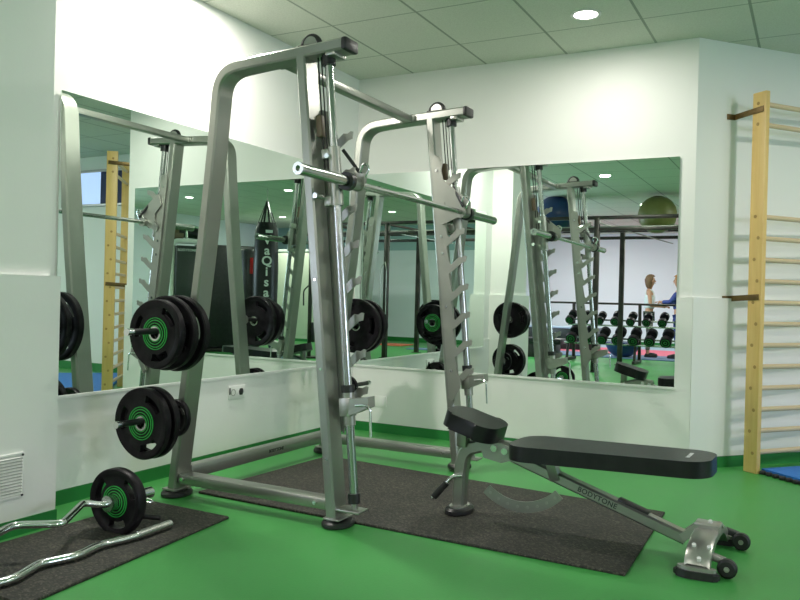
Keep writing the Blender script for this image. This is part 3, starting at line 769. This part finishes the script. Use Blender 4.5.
# pull-up rig
rg = thing('pull_up_rig', 'dark steel pull-up rig of posts and overhead bars, reflected in the back mirror', 'exercise rig', (1.5, -7.2, 0))
OR = V((1.5, -7.2, 0))
def rf(bm, nm, m='rig'):
    bmesh.ops.translate(bm, verts=bm.verts, vec=-OR); return finish(bm, nm, m, rg)
ZT = 2.27
for x, y in ((3.24,-6.34),(.285,-6.34),(3.45,-7.95),(.31,-7.95),(5.2,-7.95)):
    bm = new(); box(bm, (x, y, ZT/2), (.075, .075, ZT), bev=.006); rf(bm, 'post')
    bm = new(); box(bm, (x, y, .005), (.14, .14, .01), bev=.002); rf(bm, 'base_plate')
for y, z in ((-6.34, ZT), (-6.34, 2.10), (-7.95, ZT), (-7.95, 2.10), (-7.41, 2.17)):
    bm = new(); beam(bm, (-1.6, y, z), (5.2, y, z), .06, .05, bev=.005); rf(bm, 'long_bar')
bm = new(); beam(bm, (-1.6, -6.93, 2.17), (5.2, -6.93, 2.17), .05, .06, bev=.01); rf(bm, 'long_bar', 'steel')
for x in (-1.6, -.08, 1.5, 2.2, 3.24, 4.3, 5.2):
    bm = new(); cyl(bm, (x, -7.95, ZT-.02), (x, -6.34, ZT-.02), .022, n=12); rf(bm, 'cross_bar')
bm = new(); beam(bm, (.285,-6.34,2.2), (1.1,-7.95,2.0), .03, .012, bev=.002); beam(bm, (3.24,-6.34,2.12), (2.4,-7.95,1.98), .03, .012, bev=.002); rf(bm, 'brace', 'steel')
bm = new()
for dx in (-.055, .055): tube(bm, smooth_path([(3.24,-6.29,1.62),(3.24+dx,-6.24,1.50),(3.24+dx,-6.24,.70)], .05), .006, 8)
rf(bm, 'hanging_strap', 'steel2')

def ball(name, label, loc, r, m, flatten=1.):
    t = thing(name, label, 'exercise ball', loc)
    bm = new(); bmesh.ops.create_uvsphere(bm, u_segments=40, v_segments=24, radius=r)
    for v in bm.verts:
        v.co *= 1 + .006*math.cos(14*math.asin(max(-1, min(1, v.co.z/r))))
    finish(bm, 'ball_shell', m, t)
    bm = new(); cyl(bm, (0, 0, r*.985), (0, 0, r*1.02), .015, n=14); finish(bm, 'valve', 'white', t)
    return t
ball('swiss_ball', 'large olive green exercise ball resting on top of the rig bars', (.99, -7.17, 2.385), .285, 'greenball')
ball('swiss_ball', 'large dark blue exercise ball resting on top of the rig bars', (-.60, -7.17, 2.425), .31, 'blueball')

# dumbbell rack
RY = -8.50
rk = thing('dumbbell_rack', 'two-tier dark steel dumbbell rack reflected at lower right of the back mirror', 'rack', (.48, RY, 0))
for x in (-1.15, .0, 1.15):
    bm = new(); beam(bm, (x, -.22, .0), (x, -.16, 1.0), .05, .05, up=(0,1,0), bev=.005); finish(bm, 'upright', 'rig', rk)
    bm = new(); beam(bm, (x, -.30, .03), (x, .30, .03), .05, .05, bev=.005); beam(bm, (x, .22, .03), (x, .12, .42), .04, .04, up=(0,1,0), bev=.004); finish(bm, 'foot', 'rig', rk)
tilt = .42
TI = []
for z, y in ((.365, .10), (.675, -.10)):
    for dy in (-.11, .11):
        bm = new(); beam(bm, (-1.2, y+dy*math.cos(tilt), z - dy*math.sin(tilt)), (1.2, y+dy*math.cos(tilt), z - dy*math.sin(tilt)), .045, .03, bev=.004)
        finish(bm, 'shelf_rail', 'satin', rk)
bm = new(); cyl(bm, (-1.75, -.16, 1.01), (1.3, -.16, 1.01), .018, n=14); finish(bm, 'top_bar', 'rig', rk)
def dumbbell(r, L_):
    t = thing('dumbbell', '', 'dumbbell')
    bm = new(); cyl(bm, (0,-L_*.25,0), (0,L_*.25,0), .015, n=16); finish(bm, 'handle', 'chrome', t)
    for s in (-1, 1):
        X = Matrix.Translation((0, s*L_*.36, 0)) @ Matrix.Rotation(PI/2 if s < 0 else -PI/2, 4, 'X')
        bm = new(); lathe(bm, [(.012,-L_*.14),(r*.86,-L_*.14),(r,-L_*.11),(r,L_*.11),(r*.86,L_*.14),(r*.5,L_*.145),(.012,L_*.145)], 28, X); h = finish(bm, 'head', 'rubber', t)
        bm = new(); annulus(bm, r*.60, r*.70, L_*.139, L_*.147, 28, X); annulus(bm, r*.2, r*.3, L_*.14, L_*.150, 28, X); finish(bm, 'green_ring', 'ringdark', h)
    return t
d_small = d_big = None
sizes = ['first','second','third','fourth','fifth','sixth','seventh','eighth','ninth']
for tier, (z, y, r, L_) in enumerate(((.365, .10, .094, .40), (.675, -.10, .076, .32))):
    proto = None
    for k in range(8):
        rr2 = 1 - .035*(k % 3)
        if proto is None: proto = t = dumbbell(r, L_)
        else: t = copy_tree(proto)
        t.location = (-.58 + k*.262 + (-.10 if tier else 0), RY + y + math.sin(tilt)*(rr2*r+.018), z + math.cos(tilt)*(rr2*r+.018))
        t.rotation_euler = (-tilt, 0, 0); t.scale = (rr2,)*3
        t['label'] = 'black and green %s dumbbell, %s from the left on the %s shelf of the rack' % ('large' if tier == 0 else 'small', sizes[k], 'lower' if tier == 0 else 'upper')
        t['group'] = 'dumbbells on the %s shelf' % ('lower' if tier == 0 else 'upper')

# balance dome behind the rack
t = thing('balance_dome', 'dark blue half-ball balance trainer behind the dumbbell rack', 'balance trainer', (-.03, -9.75, .02))
bm = new(); lathe(bm, [(.06,.0),(.16,.02),(.25,.09),(.30,.19),(.315,.24)], 36); finish(bm, 'dome', 'blueball', t)
bm = new(); lathe(bm, [(.315,.24),(.33,.25),(.33,.27),(.30,.28),(.001,.28)], 36); finish(bm, 'flat_top', 'blueball', t)

# low black boxes and bench beyond the pillar
t = thing('step_platform', 'long low black padded step platform reflected beside the pillar', 'step platform', (-1.62, -8.75, 0))
bm = new(); box(bm, (0,0,.30), (1.5,.42,.10), bev=.02); finish(bm, 'top_pad', 'leather', t)
bm = new(); box(bm, (0,0,.125), (1.3,.34,.25), bev=.01); finish(bm, 'base', 'rig', t)
t = thing('plyometric_box', 'dark grey box with a pale lid reflected behind the step platform', 'box', (-1.75, -11.4, .02))
bm = new(); box(bm, (0,0,.22), (1.7,.55,.44), bev=.01); finish(bm, 'body', 'shroud', t)
bm = new(); box(bm, (0,0,.45), (1.74,.6,.03), bev=.008); finish(bm, 'lid', 'palemat', t)

# weight-stack machine with shroud
def vis(px, d):   # real-world point of the doubly reflected sight line through column px
    return None
t = thing('cable_weight_machine', 'weight-stack machine with tall black panel in a pale frame, reflected at left', 'gym machine', (5.38, -3.87, 0), math.radians(50))
bm = new(); box(bm, (0,0,.95), (.33,.20,1.56), bev=.02); pn = finish(bm, 'black_panel', 'shroud', t)
fr = smooth_path([(-.205,0,.02),(-.205,0,1.80),(.205,0,1.80),(.205,0,.02)], .09, 8)
bm = new(); tube(bm, fr, .040, 14); finish(bm, 'pale_frame', 'white', t)
text_obj('BODYTONE', .050, 'print', pn, Matrix.Translation((0, -.1012, 1.66)) @ Matrix.Rotation(PI/2, 4, 'X'), spacing=1.05)
text_obj('BODYTONE', .050, 'print', pn, Matrix.Translation((0, .1012, 1.66)) @ Matrix.Rotation(PI, 4, 'Z') @ Matrix.Rotation(PI/2, 4, 'X'), spacing=1.05)
bm = new(); beam(bm, (-.25,0,.03), (.25,0,.03), .5, .05, bev=.01); finish(bm, 'base', 'steel', t)
for x, z, m, nm in ((-.05,1.93,'leather','shoulder_roller'), (.20,1.90,'tan','shoulder_roller')):
    bm = new(); cyl(bm, (x-.16,-.12,z), (x+.16,-.12,z+.02), .085, n=24); finish(bm, nm, m, t)
bm = new(); tube(bm, smooth_path([(-.45,-.05,1.86),(-.1,-.1,2.06),(.40,-.1,2.0)], .1), .022, 12); tube(bm, [(0,0,1.78),(0,-.08,2.04)], .02, 10); finish(bm, 'top_handle', 'chrome', t)
t = thing('leg_press_machine', 'wide dark gym machine with black covers, reflected behind the plates', 'gym machine', (6.10, -5.60, 0), math.radians(50))
bm = new(); box(bm, (0,0,.96), (1.05,.40,1.80), bev=.04); finish(bm, 'cover', 'black', t)
bm = new(); box(bm, (.0,-.28,.62), (.45,.20,.5), bev=.04); finish(bm, 'seat_back', 'black', t)
bm = new(); tube(bm, smooth_path([(-.25,-.26,.5),(-.25,-.45,.5),(-.25,-.45,.3),(-.1,-.45,.3)], .04), .018, 10); finish(bm, 'footrest', 'steel2', t)
bm = new(); box(bm, (0,-.1,.03), (.8,.75,.06), bev=.01); finish(bm, 'base', 'rig', t)

# punch bags
t = thing('punch_bag', 'black punch bag with white vertical lettering hanging from the ceiling by straps', 'punch bag', (4.61, -4.84, .74), math.radians(50))
bm = new(); lathe(bm, [(.001,0),(.17,.0),(.195,.03),(.200,.7),(.180,1.30),(.135,1.42),(.001,1.42)], 36); bg = finish(bm, 'bag', 'leather', t)
bm = new()
for k in range(6):
    a = 2*PI*k/6; beam(bm, (.16*math.cos(a), .16*math.sin(a), 1.36), (.012*math.cos(a), .012*math.sin(a), 1.76), .028, .006, bev=.001)
finish(bm, 'straps', 'black', t)
bm = new()
for k in range(8): annulus(bm, .010, .016, -.003, .003, 12, Matrix.Translation((0, 0, 1.77 + k*.026)) @ Matrix.Rotation((k % 2)*PI/2, 4, 'Z') @ Matrix.Rotation(PI/2, 4, 'X'))
finish(bm, 'chain', 'steel', t)
for i, ch in enumerate('VaQisa'):
    for a in (math.radians(172),):
        text_obj(ch, .20, 'print', bg, Matrix.Rotation(a, 4, 'Z') @ Matrix.Translation((0, -.205, 1.13 - i*.165)) @ Matrix.Rotation(PI/2, 4, 'X'), ext=.003)
bm = new(); box(bm, (.0, .190, 1.27), (.11, .006, .045)); finish(bm, 'tag', 'print', t)
t = thing('standing_punch_bag', 'dark standing punch bag with red patch and yellow stripe beside the lettered one', 'punch bag', (5.12, -5.10, 0), math.radians(50))
bm = new(); lathe(bm, [(.001,.04),(.15,.04),(.17,.07),(.17,1.71),(.15,1.75),(.001,1.75)], 32); bg = finish(bm, 'bag', 'black', t)
def patch(z0, z1, a0, a1, m):
    bm = new(); r = .1735; n = 10; A = []
    for k in range(n+1):
        a = a0 + (a1-a0)*k/n; A.append((bm.verts.new((r*math.cos(a), r*math.sin(a), z0)), bm.verts.new((r*math.cos(a), r*math.sin(a), z1))))
    for p, q in zip(A, A[1:]): bm.faces.new((p[0], q[0], q[1], p[1]))
    bmesh.ops.solidify(bm, geom=bm.faces[:], thickness=.003); return finish(bm, 'coloured_patch', m, bg)
patch(1.35, 1.61, 1.3, 2.1, 'red'); patch(.90, 1.19, 1.6, 2.1, 'yellow')
bm = new(); cyl(bm, (0,0,0), (0,0,.04), .26, n=36); finish(bm, 'base', 'black', t)
# post with box
t = thing('cable_column', 'slim dark cable column with a black weight box, reflected right of the bags', 'gym machine', (4.14, -5.42, 0), math.radians(50))
bm = new(); box(bm, (0,0,1.0), (.055,.055,2.0), bev=.005); finish(bm, 'column', 'rig', t)
bm = new(); box(bm, (-.10,.0,.42), (.16,.14,.32), bev=.01); finish(bm, 'weight_box', 'black', t)
bm = new(); box(bm, (0,0,.015), (.30,.30,.03), bev=.005); finish(bm, 'base', 'rig', t)
bm = new(); tube(bm, smooth_path([(.0,-.03,1.2),(.08,-.12,1.1),(.07,-.14,.85)], .05), .012, 8); finish(bm, 'handle', 'black', t)
t = thing('flat_bench', 'low flat black bench on the green floor, reflected between the machine posts', 'bench', (3.95, -4.62, 0), math.radians(20))
bm = new(); box(bm, (0,0,.235), (.60,.26,.06), bev=.02); finish(bm, 'pad', 'leather', t)
bm = new(); box(bm, (0,0,.18), (.5,.05,.05), bev=.005); finish(bm, 'beam', 'steel', t)
for x in (-.22, .22):
    bm = new(); box(bm, (x,0,.10), (.05,.05,.12), bev=.004); box(bm, (x,0,.02), (.06,.30,.04), bev=.006); finish(bm, 'leg', 'steel', t)
# cream waist-high cupboard by the partition
t = thing('storage_cupboard', 'tall plain cream cupboard with white top standing by the far partition', 'cupboard', (7.0, -9.3, 0))
bm = new(); box(bm, (0,0,1.0), (3.2,.5,1.96), bev=.01); finish(bm, 'body', 'cream', t)
bm = new(); box(bm, (0,0,2.0), (3.26,.56,.06), bev=.01); finish(bm, 'top', 'white', t)
bm = new(); box(bm, (0,0,.03), (3.22,.52,.06)); finish(bm, 'plinth', 'skirt', t)
for x in (-.4, .4):
    bm = new(); box(bm, (x,.255,1.05), (.75,.015,1.8), bev=.004); d = finish(bm, 'door', 'cream', t)
    bm = new(); box(bm, (x*.2,.27,1.0), (.012,.02,.14), bev=.003); finish(bm, 'door_handle', 'steel', d)

# ------------------------------------------------------------------ people
def skin_mesh(name, verts, edges, radii, m, parent, root=0, sub=2):
    me = bpy.data.meshes.new(name); me.from_pydata([tuple(v) for v in verts], edges, [])
    o = bpy.data.objects.new(name, me); COL.objects.link(o)
    s = o.modifiers.new('skin', 'SKIN'); s.use_smooth_shade = True
    for i, r in enumerate(radii):
        rr = r if isinstance(r, tuple) else (r, r)
        me.skin_vertices[0].data[i].radius = rr
        me.skin_vertices[0].data[i].use_root = (i == root)
    ss = o.modifiers.new('sub', 'SUBSURF'); ss.levels = sub; ss.render_levels = sub
    bpy.context.view_layer.update()
    ev = bpy.data.meshes.new_from_object(o.evaluated_get(bpy.context.evaluated_depsgraph_get()))
    bpy.data.objects.remove(o); bpy.data.meshes.remove(me)
    return ev
def me_obj(me, name, m, parent):
    me.name = name; me.materials.clear(); me.materials.append(M[m])
    for p in me.polygons: p.use_smooth = True; p.material_index = 0
    o = bpy.data.objects.new(name, me); COL.objects.link(o); o.parent = parent; return o
def chain(lst): return [(i, i+1) for i in range(len(lst)-1)]
def person(loc, rz, label, arm, top_m, leg_m, hair_m, sleeves, hair_len=.12):
    """faces local +x"""
    t = thing('person', label, 'person', loc, rz)
    v = []; e = []; r = []
    def add(p, rad, prev=None):
        v.append(p); r.append(rad); i = len(v)-1
        if prev is not None: e.append((prev, i))
        return i
    pelvis = add((0,0,.93), (.105,.145)); waist = add((.0,0,1.08), (.085,.115), pelvis); chest = add((.01,0,1.25), (.095,.135), waist)
    up = add((0,0,1.36), (.08,.11), chest); neck = add((.0,0,1.43), .047, up); n2 = add((.015,0,1.49), .045, neck)
    hd = add((.03,0,1.56), (.078,.070), n2); hd2 = add((.025,0,1.63), (.088,.072), hd); hd3 = add((.015,0,1.685), (.06,.055), hd2)
    hands = []
    for s in (-1, 1):
        sh = add((0, s*.155, 1.35), .048, up); A = arm[0 if s < 0 else 1]
        el = add(A[0], .036, sh); wr = add(A[1], .024, el)
        d = (V(A[1]) - V(A[0])).normalized()
        pm = add(tuple(V(A[1]) + d*.055), (.034,.016), wr); hands.append((V(A[1]) + d*.05, d, s))
        hip = add((0, s*.085, .86), .085, pelvis); kn = add((.015, s*.10, .48), .056, hip); cf = add((-.015, s*.10, .34), .052, kn)
        an = add((-.01, s*.105, .085), .034, cf); hl = add((.0, s*.105, .045), .036, an); toe = add((.13, s*.115, .032), (.036,.028), hl)
    me = skin_mesh('body', v, e, r, 'skin', t)
    bm = new(); bm.from_mesh(me)
    # face and ears on the head, fingers on the hands
    def ell(c, s3, n=8):
        q = bmesh.ops.create_uvsphere(bm, u_segments=n, v_segments=n, radius=1.)['verts']
        for a in q: a.co = V((a.co.x*s3[0], a.co.y*s3[1], a.co.z*s3[2])) + V(c)
    ell((.108,0,1.585), (.014,.010,.018)); ell((.05,.075,1.59), (.016,.010,.028)); ell((.05,-.075,1.59), (.016,.010,.028))
    ell((.105,0,1.545), (.010,.024,.008))
    for c, d, s in hands:
        side = d.cross(V((0,0,1))).normalized(); dn = V((0,0,-1))
        for k, ln in enumerate((.062,.072,.068,.052)):
            b0 = c + side*(-.024 + .016*k) + d*.02
            tube(bm, [b0, b0 + d*ln*.6 + dn*.004, b0 + d*ln*.95 + dn*.022], [.0085,.008,.006], 8)
        b0 = c - side*s*(-.028)
        tube(bm, [b0 - d*.02, b0 + d*.02 - side*s*-.016, b0 + d*.05 - side*s*-.014], [.010,.009,.007], 8)
    bm.to_mesh(me); bm.free()
    me_obj(me, 'body', 'skin', t)
    # eyes and mouth
    bm = new()
    for s in (-1, 1):
        q = bmesh.ops.create_uvsphere(bm, u_segments=8, v_segments=8, radius=.010)['verts']
        for a in q: a.co += V((.098, s*.030, 1.612))
    finish(bm, 'eyes', 'darkprint', t)
    # top
    v2 = [(0,0,.98),(0,0,1.09),(.01,0,1.25),(0,0,1.345)]; r2 = [(.125,.165),(.112,.142),(.128,.165),(.100,.130)]; e2 = [(0,1),(1,2),(2,3)]
    if sleeves:
        for s in (-1, 1):
            A = arm[0 if s < 0 else 1]; i = len(v2)
            v2 += [(0, s*.155, 1.35), A[0], tuple(V(A[0]).lerp(V(A[1]), .85))]; r2 += [.062, .052, .040]; e2 += [(3, i), (i, i+1), (i+1, i+2)]
    me_obj(skin_mesh('top', v2, e2, r2, top_m, t), 'long_sleeved_top' if sleeves else 'vest_top', top_m, t)
    if not sleeves:
        bm = new()
        for s in (-1, 1): tube(bm, smooth_path([(.085, s*.055, 1.33),(.04, s*.075, 1.405),(-.04, s*.07, 1.40),(-.085, s*.05, 1.33)], .03), .018, 8)
        finish(bm, 'shoulder_straps', top_m, t)
    v3 = [(0,0,.95)]; r3 = [(.115,.155)]; e3 = []
    for s in (-1, 1):
        i = len(v3); v3 += [(0, s*.085, .86),(.015, s*.10, .48),(-.015, s*.10, .34),(-.01, s*.105, .13)]; r3 += [.093,.063,.059,.043]; e3 += [(0,i),(i,i+1),(i+1,i+2),(i+2,i+3)]
    me_obj(skin_mesh('leggings', v3, e3, r3, leg_m, t), 'leggings', leg_m, t)
    for s in (-1, 1):
        bm = new(); lathe(bm, [(.001,0),(.9,0),(1,.25),(.85,.75),(.4,1.),(.001,1.02)], 24, Matrix.Translation((.055, s*.11, 0)) @ Matrix.Diagonal((.135,.050,.082,1))); finish(bm, 'shoe', 'black', t)
    # hair: cap plus fall at the back and sides
    bm = new(); q = bmesh.ops.create_uvsphere(bm, u_segments=32, v_segments=24, radius=1.)['verts']
    for a in q:
        c = a.co.copy(); x = c.x*.108; y = c.y*.095; z = c.z*.10
        if c.z < .1 and c.x < .45: z -= hair_len*(.1 - c.z)*1.1; x -= .012
        if c.x > .30 and c.z < .42: x = .055; z = max(z, .0)
        a.co = V((x + .012, y, z + 1.64))
    finish(bm, 'hair', hair_m, t)
    t.scale = (.90, .90, .90)
    return t
person((.37, -10.12, .02), math.radians(-8), 'woman in white vest and camouflage leggings holding her forearms out, behind the rack',
       [[(.02,-.20,1.08),(.27,-.13,1.06)],[(.03,.20,1.08),(.28,.13,1.07)]], 'vest', 'leggings', 'hair', False, .11)
person((.90, -10.1, .02), math.radians(182), 'person in blue long-sleeved top and blue trousers at the back mirror edge',
       [[(.12,-.22,1.16),(.33,-.14,1.16)],[(.10,.22,1.14),(.32,.15,1.14)]], 'bluetop', 'bluetrouser', 'ginger', True, .06)

# ------------------------------------------------------------------ world and view
w = bpy.data.worlds.new('world'); sc.world = w; w.use_nodes = True
w.node_tree.nodes['Background'].inputs[0].default_value = (.5,.6,.75,1); w.node_tree.nodes['Background'].inputs[1].default_value = .3
sc.view_settings.view_transform = 'Standard'; sc.view_settings.look = 'None'
sc.view_settings.gamma = 1; sc.view_settings.use_curve_mapping = False
sc.view_settings.exposure = 0.16
sc.cycles.max_bounces = 14; sc.cycles.glossy_bounces = 10; sc.cycles.diffuse_bounces = 5
sc.cycles.caustics_reflective = True; sc.cycles.sample_clamp_indirect = 6
sc.cycles.use_denoising = True
